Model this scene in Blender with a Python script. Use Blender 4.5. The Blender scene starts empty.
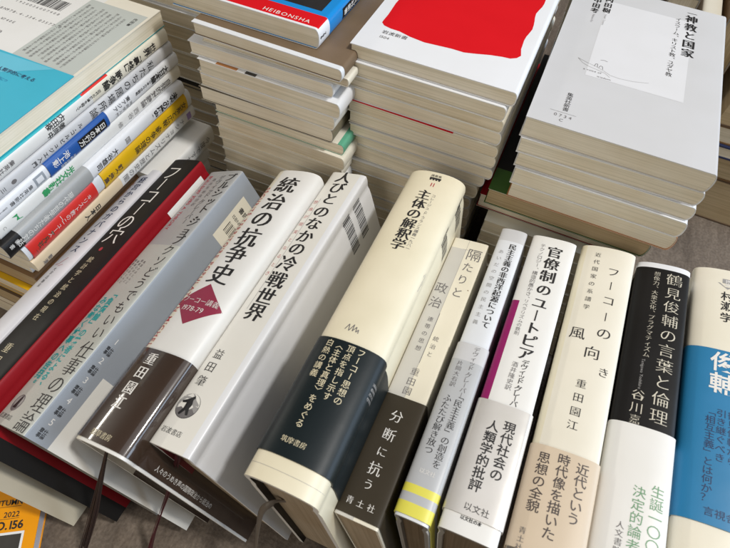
import bpy, bmesh, math, random
from mathutils import Matrix, Vector
random.seed(7)
SC = bpy.context.scene
COL = SC.collection
MM = 0.001

# ------------------------------------------------------------------ camera
cam_d = bpy.data.cameras.new('camera')
cam = bpy.data.objects.new('camera', cam_d)
COL.objects.link(cam)
cam_d.sensor_width = 36.0
cam_d.lens = 520.0 / 730.0 * 36.0
cam_d.clip_start = 0.01
cam_d.clip_end = 50
R = ((0.912915666, 0.404563915, 0.053972443),
     (0.362953252, -0.744213946, -0.560723229),
     (-0.186681341, 0.531482494, -0.826242359))
cam.matrix_world = Matrix(((R[0][0], -R[1][0], -R[2][0], 0.0),
                           (R[0][1], -R[1][1], -R[2][1], 0.0),
                           (R[0][2], -R[1][2], -R[2][2], 0.4),
                           (0, 0, 0, 1)))
cam_d.dof.use_dof = True
cam_d.dof.focus_distance = 0.36
cam_d.dof.aperture_fstop = 20
SC.camera = cam

# ------------------------------------------------------------------ light
W = bpy.data.worlds.new('World')
SC.world = W
W.use_nodes = True
bg = W.node_tree.nodes['Background']
bg.inputs[0].default_value = (1.0, 0.93, 0.84, 1)
bg.inputs[1].default_value = 0.11

def area(name, loc, target, size, power, color, shape='DISK'):
    l = bpy.data.lights.new(name, 'AREA')
    l.shape = shape
    l.size = size
    l.energy = power
    l.color = color
    o = bpy.data.objects.new(name, l)
    COL.objects.link(o)
    o.location = loc
    o.rotation_euler = (Vector(target) - Vector(loc)).to_track_quat('-Z', 'Y').to_euler()
    return o

area('key_lamp', (0.82, 0.30, 1.86), (-0.05, 0.2, 0.1), 0.17, 24, (1.0, 0.975, 0.94))
area('overhead_fill', (0.1, 0.45, 2.1), (-0.05, 0.2, 0.1), 1.6, 6, (0.98, 0.98, 1.0))  # broad soft fill added overhead beside the key lamp
area('side_fill', (1.75, 0.55, 0.75), (-0.15, 0.2, 0.1), 1.2, 25, (0.66, 0.81, 1.0))  # cool fill added from the right to brighten the pile's spines
area('front_fill', (-0.5, -1.35, 1.15), (-0.05, 0.3, 0.15), 1.2, 10, (1.0, 0.92, 0.80))
strip = area('band_highlight_strip', (-1.64, 0.24, 0.62), (-0.135, 0.05, 0.14), 0.9, 5.0, (1.0, 0.95, 0.85), 'RECTANGLE')  # unseen strip added to streak a highlight along the brown band
strip.data.size_y = 0.05

SC.view_settings.view_transform = 'Standard'
SC.view_settings.look = 'None'
SC.view_settings.exposure = 0.0
SC.view_settings.gamma = 1.0

# ------------------------------------------------------------------ materials
MATS = {}

def new_mat(name):
    m = bpy.data.materials.new(name)
    m.use_nodes = True
    nt = m.node_tree
    return m, nt, nt.nodes['Principled BSDF']

def paper(name, col, rough=0.45, var=0.05, coat=0.0, bump=0.03, metal=0.0, spec=0.5, crough=0.16):
    """printed paper: slight mottling, faint tooth, optional laminate coat"""
    if name in MATS:
        return MATS[name]
    m, nt, b = new_mat(name)
    N, L = nt.nodes, nt.links
    tc = N.new('ShaderNodeTexCoord')
    n1 = N.new('ShaderNodeTexNoise')
    n1.inputs['Scale'].default_value = 38
    n1.inputs['Detail'].default_value = 5
    L.new(tc.outputs['Object'], n1.inputs['Vector'])
    mx = N.new('ShaderNodeMix')
    mx.data_type = 'RGBA'
    lo = tuple(c * (1 - 2 * var) for c in col)
    hi = tuple(min(1, c * (1 + 0.6 * var)) for c in col)
    mx.inputs[6].default_value = (lo[0], lo[1], lo[2] * (1 - var), 1)
    mx.inputs[7].default_value = (*hi, 1)
    L.new(n1.outputs['Fac'], mx.inputs[0])
    L.new(mx.outputs[2], b.inputs['Base Color'])
    n2 = N.new('ShaderNodeTexNoise')
    n2.inputs['Scale'].default_value = 140
    n2.inputs['Detail'].default_value = 6
    L.new(tc.outputs['Object'], n2.inputs['Vector'])
    bp = N.new('ShaderNodeBump')
    bp.inputs['Strength'].default_value = bump * 3
    bp.inputs['Distance'].default_value = 0.0006
    L.new(n2.outputs['Fac'], bp.inputs['Height'])
    n3 = N.new('ShaderNodeTexNoise')
    n3.inputs['Scale'].default_value = 26
    n3.inputs['Detail'].default_value = 2
    L.new(tc.outputs['Object'], n3.inputs['Vector'])
    bp2 = N.new('ShaderNodeBump')
    bp2.inputs['Strength'].default_value = 0.5 if crough > 0.1 else 0.15
    bp2.inputs['Distance'].default_value = 0.0012
    L.new(n3.outputs['Fac'], bp2.inputs['Height'])
    L.new(bp2.outputs['Normal'], bp.inputs['Normal'])
    L.new(bp.outputs['Normal'], b.inputs['Normal'])
    mr = N.new('ShaderNodeMapRange')
    mr.inputs['To Min'].default_value = rough - 0.06
    mr.inputs['To Max'].default_value = rough + 0.08
    L.new(n1.outputs['Fac'], mr.inputs['Value'])
    L.new(mr.outputs['Result'], b.inputs['Roughness'])
    b.inputs['Coat Weight'].default_value = coat
    b.inputs['Coat Roughness'].default_value = crough
    b.inputs['Metallic'].default_value = metal
    b.inputs['Specular IOR Level'].default_value = spec
    MATS[name] = m
    return m

def ink(name, col, rough=0.5):
    if name in MATS:
        return MATS[name]
    m, nt, b = new_mat(name)
    b.inputs['Base Color'].default_value = (*col, 1)
    b.inputs['Roughness'].default_value = rough
    MATS[name] = m
    return m

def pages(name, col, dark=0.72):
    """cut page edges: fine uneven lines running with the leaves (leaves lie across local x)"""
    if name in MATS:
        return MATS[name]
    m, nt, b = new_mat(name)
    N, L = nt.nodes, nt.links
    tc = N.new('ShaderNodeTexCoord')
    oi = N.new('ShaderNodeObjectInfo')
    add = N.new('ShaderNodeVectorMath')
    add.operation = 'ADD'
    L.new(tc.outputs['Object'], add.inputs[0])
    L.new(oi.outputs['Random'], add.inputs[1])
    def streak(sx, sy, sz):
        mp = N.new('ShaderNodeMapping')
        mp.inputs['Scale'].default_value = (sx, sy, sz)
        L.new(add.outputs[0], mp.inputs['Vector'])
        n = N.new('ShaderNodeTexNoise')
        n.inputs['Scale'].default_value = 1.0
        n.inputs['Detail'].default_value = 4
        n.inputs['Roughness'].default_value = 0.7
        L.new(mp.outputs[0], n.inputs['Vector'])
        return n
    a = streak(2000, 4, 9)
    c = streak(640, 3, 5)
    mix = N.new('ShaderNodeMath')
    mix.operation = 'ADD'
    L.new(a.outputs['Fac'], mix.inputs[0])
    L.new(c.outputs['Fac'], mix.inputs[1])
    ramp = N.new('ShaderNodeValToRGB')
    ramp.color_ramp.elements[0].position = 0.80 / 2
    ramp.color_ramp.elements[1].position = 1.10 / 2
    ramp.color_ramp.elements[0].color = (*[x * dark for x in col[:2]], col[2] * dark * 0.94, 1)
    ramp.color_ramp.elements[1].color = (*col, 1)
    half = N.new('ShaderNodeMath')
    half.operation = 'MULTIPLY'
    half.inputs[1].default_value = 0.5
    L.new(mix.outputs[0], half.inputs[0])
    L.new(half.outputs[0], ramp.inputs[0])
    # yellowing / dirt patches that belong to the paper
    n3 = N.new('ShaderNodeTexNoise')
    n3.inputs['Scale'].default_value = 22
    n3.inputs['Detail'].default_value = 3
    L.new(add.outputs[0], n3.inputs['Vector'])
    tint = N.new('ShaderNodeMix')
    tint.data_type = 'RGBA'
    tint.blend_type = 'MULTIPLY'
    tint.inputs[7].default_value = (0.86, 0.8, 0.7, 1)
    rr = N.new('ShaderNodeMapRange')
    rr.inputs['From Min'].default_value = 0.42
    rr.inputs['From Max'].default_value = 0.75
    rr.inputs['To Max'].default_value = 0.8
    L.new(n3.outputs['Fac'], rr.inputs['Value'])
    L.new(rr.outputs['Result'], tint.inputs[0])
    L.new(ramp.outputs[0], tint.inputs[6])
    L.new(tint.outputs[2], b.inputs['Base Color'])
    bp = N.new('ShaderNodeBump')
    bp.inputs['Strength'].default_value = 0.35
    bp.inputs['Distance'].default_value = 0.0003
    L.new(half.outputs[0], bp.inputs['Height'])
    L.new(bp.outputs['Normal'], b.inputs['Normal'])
    b.inputs['Roughness'].default_value = 0.85
    b.inputs['Specular IOR Level'].default_value = 0.2
    MATS[name] = m
    return m

WHITE = paper('white_jacket', (0.80, 0.79, 0.77), 0.4, 0.03)
WHITEC = paper('white_coated_jacket', (0.80, 0.81, 0.84), 0.3, 0.02)
JACKET = paper('soft_white_jacket', (0.81, 0.79, 0.74), 0.36, 0.03)
COOL = paper('cool_white_jacket', (0.74, 0.76, 0.80), 0.4, 0.03)
PALEGREY = paper('pale_grey_cover', (0.60, 0.60, 0.615), 0.45, 0.02)
PANELWHITE = paper('panel_white', (0.71, 0.71, 0.73), 0.45, 0.015)
BUFF = paper('buff_cover', (0.56, 0.50, 0.39), 0.5, 0.08)
CREAM = paper('cream_jacket', (0.80, 0.73, 0.56), 0.42, 0.06)
CREAM2 = paper('pale_cream_jacket', (0.82, 0.77, 0.65), 0.42, 0.05)
IVORY = paper('ivory_jacket', (0.80, 0.755, 0.65), 0.45, 0.04)
LAV = paper('lavender_white_jacket', (0.74, 0.74, 0.80), 0.42, 0.03)
BLACK = paper('black_jacket', (0.012, 0.011, 0.011), 0.46, 0.1, spec=0.22)
RED = paper('crimson_jacket', (0.28, 0.003, 0.009), 0.5, 0.05, spec=0.25)
BRIGHTRED = paper('bright_red_print', (0.66, 0.004, 0.010), 0.55, 0.03, spec=0.2)
GREYJ = paper('grey_jacket', (0.40, 0.405, 0.41), 0.42, 0.05)
GREYCOV = paper('blue_grey_cover', (0.33, 0.36, 0.41), 0.4, 0.05)
SANDGREY = paper('sand_grey_band', (0.50, 0.51, 0.48), 0.42, 0.06)
BROWN = paper('dark_brown_band', (0.045, 0.026, 0.018), 0.34, 0.1, coat=1.0, spec=0.3, bump=0.006, crough=0.07)
GREENBLACK = paper('green_black_band', (0.006, 0.012, 0.015), 0.42, 0.1, spec=0.3)
OLIVE = paper('olive_brown_band', (0.046, 0.036, 0.023), 0.5, 0.1, spec=0.25)
GPALE = paper('warm_grey_panel', (0.60, 0.58, 0.54), 0.45, 0.04)
SILVER = paper('silver_grey_band', (0.49, 0.50, 0.52), 0.36, 0.04)
YELLOW = paper('lemon_stripe', (0.78, 0.72, 0.10), 0.4, 0.03)
PEARL = paper('pearl_band', (0.72, 0.69, 0.675), 0.32, 0.08, coat=0.3, metal=0.25)
MAGENTA = paper('magenta_panel', (0.30, 0.012, 0.13), 0.4, 0.04)
TAN = paper('tan_band', (0.66, 0.54, 0.41), 0.5, 0.05)
BLUE = paper('blue_band', (0.02, 0.20, 0.42), 0.4, 0.05)
ROYAL = paper('royal_blue_band', (0.012, 0.09, 0.36), 0.35, 0.04)
SKY = paper('sky_blue_band', (0.06, 0.47, 0.64), 0.35, 0.05)
SKY2 = paper('light_sky_blue', (0.15, 0.55, 0.72), 0.35, 0.04)
SAGE = paper('sage_grey_panel', (0.52, 0.55, 0.52), 0.45, 0.03)
GOLD = paper('golden_yellow_band', (0.78, 0.46, 0.004), 0.38, 0.04)
SCARLET = paper('scarlet_band', (0.72, 0.035, 0.028), 0.32, 0.05)
MIDGREY = paper('mid_grey_band', (0.38, 0.385, 0.39), 0.4, 0.04)
PEACH = paper('peach_cover', (0.78, 0.62, 0.42), 0.45, 0.04)
CYAN = paper('cyan_blue_cover', (0.005, 0.25, 0.66), 0.32, 0.03, coat=0.3)
NIGHT = paper('charcoal_picture', (0.025, 0.024, 0.026), 0.3, 0.5, coat=0.3)
ORANGE = paper('orange_cover', (0.86, 0.34, 0.005), 0.3, 0.03, coat=0.3)
DPHOTO = paper('dark_grey_picture', (0.065, 0.06, 0.058), 0.35, 0.3)
GREEN = paper('green_cover', (0.04, 0.11, 0.015), 0.45, 0.06)
TEAL = paper('dark_teal_cover', (0.015, 0.06, 0.075), 0.45, 0.06)
KHAKI = paper('khaki_cover', (0.20, 0.17, 0.12), 0.5, 0.06)
NAVY = paper('navy_cover', (0.015, 0.025, 0.08), 0.45, 0.06)
SHADETAN = paper('shaded_tan_cover', (0.20, 0.135, 0.085), 0.5, 0.2)  # tan darkened to hold the shadow of the book lying above
KRAFT = paper('kraft_brown_cover', (0.22, 0.12, 0.05), 0.55, 0.15)
UMBER = paper('umber_cover', (0.12, 0.075, 0.045), 0.55, 0.15)
RUST = paper('rust_orange_cover', (0.48, 0.20, 0.06), 0.5, 0.06)
MINT = paper('mint_green_cover', (0.12, 0.42, 0.28), 0.45, 0.06)
SEA = paper('teal_blue_trim', (0.02, 0.42, 0.48), 0.4, 0.03)
BOARD = paper('grey_board', (0.28, 0.26, 0.24), 0.7, 0.1)
WINE = paper('wine_red_endpaper', (0.18, 0.012, 0.022), 0.5, 0.1)
LINER = paper('plain_endpaper', (0.55, 0.53, 0.49), 0.6, 0.05)
PAPERINK = ink('pale_paper_ink', (0.62, 0.58, 0.48))
BROWNINK = ink('brown_ink', (0.07, 0.055, 0.05))
INK = ink('black_ink', (0.018, 0.017, 0.018))
GREYINK = ink('grey_ink', (0.16, 0.15, 0.15))
PALEINK = ink('pale_grey_ink', (0.33, 0.32, 0.31))
WHITEINK = ink('white_ink', (0.80, 0.78, 0.74))
CREAMINK = ink('cream_ink', (0.72, 0.64, 0.44))
REDINK = ink('red_ink', (0.42, 0.03, 0.05))
TEALINK = ink('teal_ink', (0.01, 0.33, 0.33))
GREENINK = ink('green_ink', (0.03, 0.32, 0.11))
SAGEINK = ink('sage_green_ink', (0.16, 0.33, 0.18))
PINKINK = ink('pinkish_red_ink', (0.55, 0.20, 0.20))
NAVYINK = ink('navy_ink', (0.02, 0.035, 0.10))
LILACINK = ink('lilac_ink', (0.35, 0.25, 0.55))
PG_TAN = pages('tan_page_edges', (0.86, 0.785, 0.645), 0.80)
PG_BROWN = pages('shaded_brown_page_edges', (0.40, 0.32, 0.23), 0.75)  # brownish paper, deepened with the shade on the front row's feet
PG_CREAM = pages('cream_page_edges', (0.86, 0.80, 0.66), 0.88)
PG_GREY = pages('greyish_page_edges', (0.85, 0.785, 0.655), 0.80)
PG_WARM = pages('yellowed_page_edges', (0.55, 0.43, 0.27))
PG_WHITE = pages('white_page_edges', (0.70, 0.68, 0.64), 0.85)
PG_SHADE = pages('shaded_page_edges', (0.20, 0.15, 0.10), 0.7)  # page colour darkened to carry the shade on two front-row feet
PG_BLACK = pages('black_page_edges', (0.012, 0.012, 0.013), 0.8)

def floor_mat():
    m, nt, b = new_mat('grey_brown_felt')
    N, L = nt.nodes, nt.links
    tc = N.new('ShaderNodeTexCoord')
    mp = N.new('ShaderNodeMapping')
    mp.inputs['Rotation'].default_value = (0, 0, 0.5)
    mp.inputs['Scale'].default_value = (55, 9, 1)
    L.new(tc.outputs['Object'], mp.inputs['Vector'])
    n1 = N.new('ShaderNodeTexNoise')
    n1.inputs['Scale'].default_value = 1.0
    n1.inputs['Detail'].default_value = 8
    n1.inputs['Roughness'].default_value = 0.65
    L.new(mp.outputs[0], n1.inputs['Vector'])
    n2 = N.new('ShaderNodeTexNoise')
    n2.inputs['Scale'].default_value = 420
    n2.inputs['Detail'].default_value = 4
    L.new(tc.outputs['Object'], n2.inputs['Vector'])
    r = N.new('ShaderNodeValToRGB')
    r.color_ramp.elements[0].position = 0.3
    r.color_ramp.elements[0].color = (0.090, 0.066, 0.048, 1)
    r.color_ramp.elements[1].position = 0.72
    r.color_ramp.elements[1].color = (0.25, 0.20, 0.155, 1)
    L.new(n1.outputs['Fac'], r.inputs[0])
    mx = N.new('ShaderNodeMix')
    mx.data_type = 'RGBA'
    mx.blend_type = 'MULTIPLY'
    mx.inputs[0].default_value = 0.55
    r2 = N.new('ShaderNodeValToRGB')
    r2.color_ramp.elements[0].position = 0.35
    r2.color_ramp.elements[0].color = (0.45, 0.43, 0.42, 1)
    r2.color_ramp.elements[1].position = 0.65
    L.new(n2.outputs['Fac'], r2.inputs[0])
    L.new(r.outputs[0], mx.inputs[6])
    L.new(r2.outputs[0], mx.inputs[7])
    L.new(mx.outputs[2], b.inputs['Base Color'])
    bp = N.new('ShaderNodeBump')
    bp.inputs['Strength'].default_value = 0.6
    bp.inputs['Distance'].default_value = 0.0012
    L.new(n2.outputs['Fac'], bp.inputs['Height'])
    L.new(bp.outputs['Normal'], b.inputs['Normal'])
    b.inputs['Roughness'].default_value = 0.8
    return m

# ------------------------------------------------------------------ mesh helpers
class MB:
    def __init__(s):
        s.v, s.f, s.m, s.sm, s.mats = [], [], [], [], []
    def mi(s, mat):
        if mat not in s.mats:
            s.mats.append(mat)
        return s.mats.index(mat)
    def face(s, idx, mat, smooth=False):
        s.f.append(idx)
        s.m.append(s.mi(mat))
        s.sm.append(smooth)
    def vert(s, p):
        s.v.append(p)
        return len(s.v) - 1
    def quad(s, a, b, c, d, mat):
        i = len(s.v)
        s.v += [a, b, c, d]
        s.face((i, i + 1, i + 2, i + 3), mat)
    def build(s, name, parent=None):
        me = bpy.data.meshes.new(name)
        me.from_pydata([(p[0] * MM, p[1] * MM, p[2] * MM) for p in s.v], [], s.f)
        for mt in s.mats:
            me.materials.append(mt)
        me.polygons.foreach_set('material_index', s.m)
        me.polygons.foreach_set('use_smooth', s.sm)
        me.update()
        o = bpy.data.objects.new(name, me)
        COL.objects.link(o)
        if parent:
            o.parent = parent
        return o

# ------------------------------------------------------------------ lettering
_fc = bpy.data.curves.new('lettering_source', 'FONT')
_fo = bpy.data.objects.new('lettering_source', _fc)
COL.objects.link(_fo)
_fc.resolution_u = 3
_G = {}
def slice_glyph(vs, fs):
    """cut wide faces into narrow strips so that print follows a rounded spine"""
    bm = bmesh.new()
    bv = [bm.verts.new((x, y, 0)) for x, y in vs]
    for f in fs:
        try:
            bm.faces.new([bv[i] for i in f])
        except ValueError:
            pass
    for k in range(1, 8):
        bmesh.ops.bisect_plane(bm, geom=bm.verts[:] + bm.edges[:] + bm.faces[:], dist=1e-5, plane_co=(k / 8, 0, 0), plane_no=(1, 0, 0))
    bm.verts.index_update()
    o = [(v.co.x, v.co.y) for v in bm.verts], [tuple(v.index for v in f.verts) for f in bm.faces]
    bm.free()
    return o
def glyph(ch, off):
    k = (ch, off)
    if k not in _G:
        _fc.body = ch
        _fc.offset = off
        bpy.context.view_layer.update()
        ev = _fo.evaluated_get(bpy.context.evaluated_depsgraph_get())
        me = ev.to_mesh()
        vs = [(v.co.x, v.co.y) for v in me.vertices]
        fs = [tuple(p.vertices) for p in me.polygons if p.normal.z > 0] or [tuple(p.vertices) for p in me.polygons]
        adv = (max(v[0] for v in vs) + 0.06) if vs else 0.35
        vs, fs = slice_glyph(vs, fs)
        _G[k] = (vs, fs, adv)
        ev.to_mesh_clear()
    return _G[k]
ROT = set('ー〜（）「」『』〈〉《》…—')
SMALLP = set('、。')
STY = {'g': (0.0, (0,)), 'b': (0.014, (0,)), 'h': (0.028, (0,)), 'n': (0.008, (0,)), 't': (-0.017, (-0.014, 0.014)),
       'm': (-0.011, (-0.016, 0.016)), 'M': (-0.004, (-0.034, -0.011, 0.011, 0.034))}

# ------------------------------------------------------------------ the book
class Book:
    """local frame: x = across the thickness (0 = left cover), y = foot to head, z = up to the spine (0 = fore-edge)"""
    def __init__(s, name, label, group, w, L, D, b=3.0, p=2.6, t=0.5, rec=0.0, wave=(0, 0, 0), cat='book'):
        s.w, s.L, s.D, s.b, s.p, s.t, s.rec, s.wave = w, L, D, b, p, t, rec, wave
        pts = []
        n = 6
        hinge = [(14, 0), (9.5, 0.5), (7.5, 1.0), (5.5, 0.6), (2.5, 0.0)] if t >= 2 else []
        for i in range(n):
            d_ = D + (b - D) * i / n
            if not hinge or d_ > b + 16:
                pts.append((0.0, d_))
        pts += [(k, b + h_) for h_, k in hinge]
        m = 18
        for i in range(m + 1):
            ph = math.pi * (1 - i / m)
            c, sn = math.cos(ph), math.sin(ph)
            a = w / 2 * (1 + math.copysign(abs(c) ** (2 / p), c))
            d = b * (1 - abs(sn) ** (2 / p))
            pts.append((a, d))
        pts += [(w - k, b + h_) for h_, k in reversed(hinge)]
        for i in range(1, n + 1):
            d_ = b + (D - b) * i / n
            if not hinge or d_ > b + 16:
                pts.append((w, d_))
        s.pts = pts
        S = [0.0]
        for i in range(1, len(pts)):
            S.append(S[-1] + math.dist(pts[i], pts[i - 1]))
        h = S[-1] / 2
        s.S = [x - h for x in S]
        s.h = h
        s.root = bpy.data.objects.new(name, None)
        s.root.empty_display_size = 0.02
        COL.objects.link(s.root)
        s.root['label'] = label
        s.root['category'] = cat
        if group:
            s.root['group'] = group
        s.layers = {}
        s.bands = []
    def place(s, M):
        s.root.matrix_world = M
        return s
    def fin(s, x, y, d):
        k1, k2, k3 = s.wave
        q = d / s.D
        x += k1 * q * q + k2 * math.sin(math.pi * y / s.L) + k3 * q * (y / s.L - 0.5)
        return (x, y, s.D - d)
    def prof(s, q, off):
        """profile point at arc length q, moved outward by off"""
        S, P = s.S, s.pts
        q = max(S[0], min(S[-1], q))
        lo, hi = 0, len(S) - 1
        while hi - lo > 1:
            md = (lo + hi) // 2
            if S[md] <= q:
                lo = md
            else:
                hi = md
        f = (q - S[lo]) / max(1e-9, S[hi] - S[lo])
        a = P[lo][0] + (P[hi][0] - P[lo][0]) * f
        d = P[lo][1] + (P[hi][1] - P[lo][1]) * f
        def nrm(i):
            i0, i1 = max(0, i - 1), min(len(P) - 1, i + 1)
            tx, td = P[i1][0] - P[i0][0], P[i1][1] - P[i0][1]
            l = math.hypot(tx, td) or 1
            return (td / l, -tx / l)
        n0, n1 = nrm(lo), nrm(hi)
        nx, nd = n0[0] + (n1[0] - n0[0]) * f, n0[1] + (n1[1] - n0[1]) * f
        l = math.hypot(nx, nd) or 1
        return a + nx / l * off, d + nd / l * off
    def pt(s, q, y, off=0.0):
        a, d = s.prof(q, off)
        return s.fin(a, y, d)
    def shell(s, mb, y0, y1, off, t, base, zones=(), rim=None, inner=None, ein=None, q0=None, q1=None, edge=None):
        """wrapped sheet from foot y0 to head y1; zones = (q0,q1,y0,y1,material)"""
        rim = rim or base
        inner = inner or base
        q0 = s.S[0] if q0 is None else q0
        q1 = s.S[-1] if q1 is None else q1
        qs = [q for q in s.S if q0 < q < q1] + [q0, q1]
        ys = [y0, y1] + [y0 + (y1 - y0) * i / 6 for i in range(1, 6)]
        for z in zones:
            qs += [x for x in z[:2] if q0 < x < q1]
            ys += [x for x in z[2:4] if y0 < x < y1]
        def uniq(a):
            a = sorted(a)
            o = [a[0]]
            for x in a[1:]:
                if x - o[-1] > 0.02:
                    o.append(x)
            return o
        qs, ys = uniq(qs), uniq(ys)
        def mat(q, y):
            r = base
            for z in zones:
                if z[0] <= q <= z[1] and z[2] <= y <= z[3]:
                    r = z[4]
            return r
        for lay in (0, 1):
            o = off if lay == 0 else off - t
            g = [[mb.vert(s.pt(q, y, o)) for y in ys] for q in qs]
            for i in range(len(qs) - 1):
                for j in range(len(ys) - 1):
                    qm, ym = (qs[i] + qs[i + 1]) / 2, (ys[j] + ys[j + 1]) / 2
                    if lay == 0:
                        mb.face((g[i][j], g[i + 1][j], g[i + 1][j + 1], g[i][j + 1]), mat(qm, ym), True)
                    else:
                        im = inner
                        if ein:
                            for e in ein:
                                if e[0] <= qm <= e[1]:
                                    im = e[2]
                        mb.face((g[i][j], g[i][j + 1], g[i + 1][j + 1], g[i + 1][j]), im, True)
        for y, fl in ((ys[0], 0), (ys[-1], 1)):
            for i in range(len(qs) - 1):
                # jacket paper on the outside, board within
                for o1, o2, mt in ((off, off - min(0.35, t), edge or mat((qs[i] + qs[i + 1]) / 2, ys[0] + 0.1 if not fl else ys[-1] - 0.1)), (off - min(0.35, t), off - t, rim)):
                    if o1 - o2 < 1e-6:
                        continue
                    A, B = s.pt(qs[i], y, o1), s.pt(qs[i + 1], y, o1)
                    Cc, Dd = s.pt(qs[i + 1], y, o2), s.pt(qs[i], y, o2)
                    mb.quad(A, B, Cc, Dd, mt) if not fl else mb.quad(A, Dd, Cc, B, mt)
        for q, fl in ((qs[0], 0), (qs[-1], 1)):
            for j in range(len(ys) - 1):
                A, B = s.pt(q, ys[j], off), s.pt(q, ys[j + 1], off)
                Cc, Dd = s.pt(q, ys[j + 1], off - t), s.pt(q, ys[j], off - t)
                mb.quad(A, Dd, Cc, B, mat(q, (ys[j] + ys[j + 1]) / 2)) if not fl else mb.quad(A, B, Cc, Dd, mat(q, (ys[j] + ys[j + 1]) / 2))
    def cover(s, base, zones=(), rim=None, inner=None, ein=None, edge=None):
        s.mb = MB()
        zones = [(z[0], z[1], s.L - z[3], s.L - z[2], z[4]) for z in zones]
        s.shell(s.mb, 0, s.L, 0.0, s.t, base, zones, rim, inner, ein, edge=edge)
        return s
    def band(s, t0, t1, base, zones=(), q0=None, q1=None):
        """paper band (obi) wrapped round the cover between t0 and t1, measured from the head"""
        mb = MB()
        y0, y1 = s.L - t1, s.L - t0
        s.shell(mb, max(y0, -0.05) , y1, 0.75, 0.5, base, [(z[0], z[1], s.L - z[3], s.L - z[2], z[4]) for z in zones], q0=q0, q1=q1)
        s.bands.append((y0, y1, mb))
        return s
    def block(s, mat):
        mb = MB()
        y0, y1 = s.rec, s.L - s.rec
        P = []
        for q in s.S:
            a, d = s.prof(q, -s.t - 0.06)
            P.append((a, min(d, s.D - max(s.rec, 0.3))))
        ys = [y0 + (y1 - y0) * i / 6 for i in range(7)]
        g = [[mb.vert(s.fin(a, y, d)) for y in ys] for a, d in P]
        for i in range(len(P) - 1):
            for j in range(6):
                mb.face((g[i][j], g[i][j + 1], g[i + 1][j + 1], g[i + 1][j]), mat, False)
        for j in range(6):                                   # fore-edge
            mb.quad(s.fin(P[0][0], ys[j], P[0][1]), s.fin(P[-1][0], ys[j], P[-1][1]), s.fin(P[-1][0], ys[j + 1], P[-1][1]), s.fin(P[0][0], ys[j + 1], P[0][1]), mat)
        n = len(P)
        for y, fl in ((y0, 0), (y1, 1)):
            for i in range(n // 2):
                A, B = s.fin(P[i][0], y, P[i][1]), s.fin(P[i + 1][0], y, P[i + 1][1])
                Cc, Dd = s.fin(P[n - 2 - i][0], y, P[n - 2 - i][1]), s.fin(P[n - 1 - i][0], y, P[n - 1 - i][1])
                if n - 2 - i <= i:
                    continue
                mb.quad(A, B, Cc, Dd, mat) if not fl else mb.quad(A, Dd, Cc, B, mat)
        s.blk = mb.build('page_block', s.root)
        return s
    # --- print: everything goes into the mesh of the sheet it is printed on
    def sheet(s, y):
        for y0, y1, mb in s.bands:
            if y0 <= y <= y1:
                return mb, 0.75
        return s.mb, 0.0
    def put(s, ch, q, y, size, mat, sty='g', rot=0, sx=1.0, lift=0.0):
        off, shifts = STY[sty]
        mb, base = s.sheet(y)
        for k, sh in enumerate(shifts):
            vs, fs, adv = glyph(ch, off)
            if not vs:
                return
            i0 = len(mb.v)
            for vx, vy in vs:
                dx, dy = (vx - 0.5) * sx, vy - 0.38
                if ch in SMALLP and rot == 0:
                    dx, dy = dx + 0.55, dy + 0.5
                dx += sh
                if rot == 90:
                    dx, dy = dy, -dx
                mb.v.append(s.pt(q + dx * size, y + dy * size, base + 0.12 + 0.02 * k + lift))
            for f in fs:
                mb.face(tuple(i0 + x for x in f), mat)
    def vt(s, txt, q, t, size, mat, sty='g', pitch=None, sx=1.0, dq=0.0, lift=0.0):
        """vertical column starting t mm below the head"""
        pitch = pitch or size * 1.02
        y = s.L - t - size / 2
        for ch in txt:
            if ch not in ' 　':
                s.put(ch, q, y, size, mat, sty, 90 if ch in ROT else 0, sx, lift)
            q += dq
            y -= pitch * (0.55 if ch in ' ・' else 1.0)
        return s
    def ht(s, txt, q, t, size, mat, sty='g', pitch=None, lift=0.0, gap=0.0):
        """horizontal line; q = left end, t = centre height from the head"""
        y = s.L - t
        for ch in txt:
            vs, fs, adv = glyph(ch, 0.0)
            wd = 1.0 if ord(ch) > 0x2e80 else adv
            if vs:
                s.put(ch, q + 0.5 * size, y, size, mat, sty, 0, 1.0, lift)
            q += pitch if pitch else wd * size + gap
        return s
    def rt(s, txt, q, t, size, mat, sty='g', lift=0.0, gap=0.0):
        """latin line turned a quarter, running head to foot"""
        y = s.L - t
        for ch in txt:
            vs, fs, adv = glyph(ch, 0.0)
            if vs:
                s.put(ch, q, y - 0.5 * size, size, mat, sty, 90, 1.0, lift)
            y -= (adv if vs else 0.35) * size + gap
        return s
    def patch(s, quad, mat, n=8, lift=0.06):
        """four corners (q,t) filled with a grid that follows the sheet"""
        mb, base = s.sheet(s.L - sum(c[1] for c in quad) / 4)
        (a, b, c, d) = quad
        idx = []
        for i in range(n + 1):
            row = []
            for j in range(n + 1):
                u, v = i / n, j / n
                q = (a[0] * (1 - u) + b[0] * u) * (1 - v) + (d[0] * (1 - u) + c[0] * u) * v
                t = (a[1] * (1 - u) + b[1] * u) * (1 - v) + (d[1] * (1 - u) + c[1] * u) * v
                row.append(mb.vert(s.pt(q, s.L - t, base + lift)))
            idx.append(row)
        for i in range(n):
            for j in range(n):
                mb.face((idx[i][j], idx[i][j + 1], idx[i + 1][j + 1], idx[i + 1][j]), mat)
        return s
    def rect(s, q0, q1, t0, t1, mat, lift=0.06, n=4):
        return s.patch(((q0, t0), (q1, t0), (q1, t1), (q0, t1)), mat, n, lift)
    def poly(s, pts, mat, lift=0.06):
        mb, base = s.sheet(s.L - pts[0][1])
        i0 = len(mb.v)
        for q, t in pts:
            mb.v.append(s.pt(q, s.L - t, base + lift))
        mb.face(tuple(range(i0, i0 + len(pts))), mat)
        return s
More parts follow.
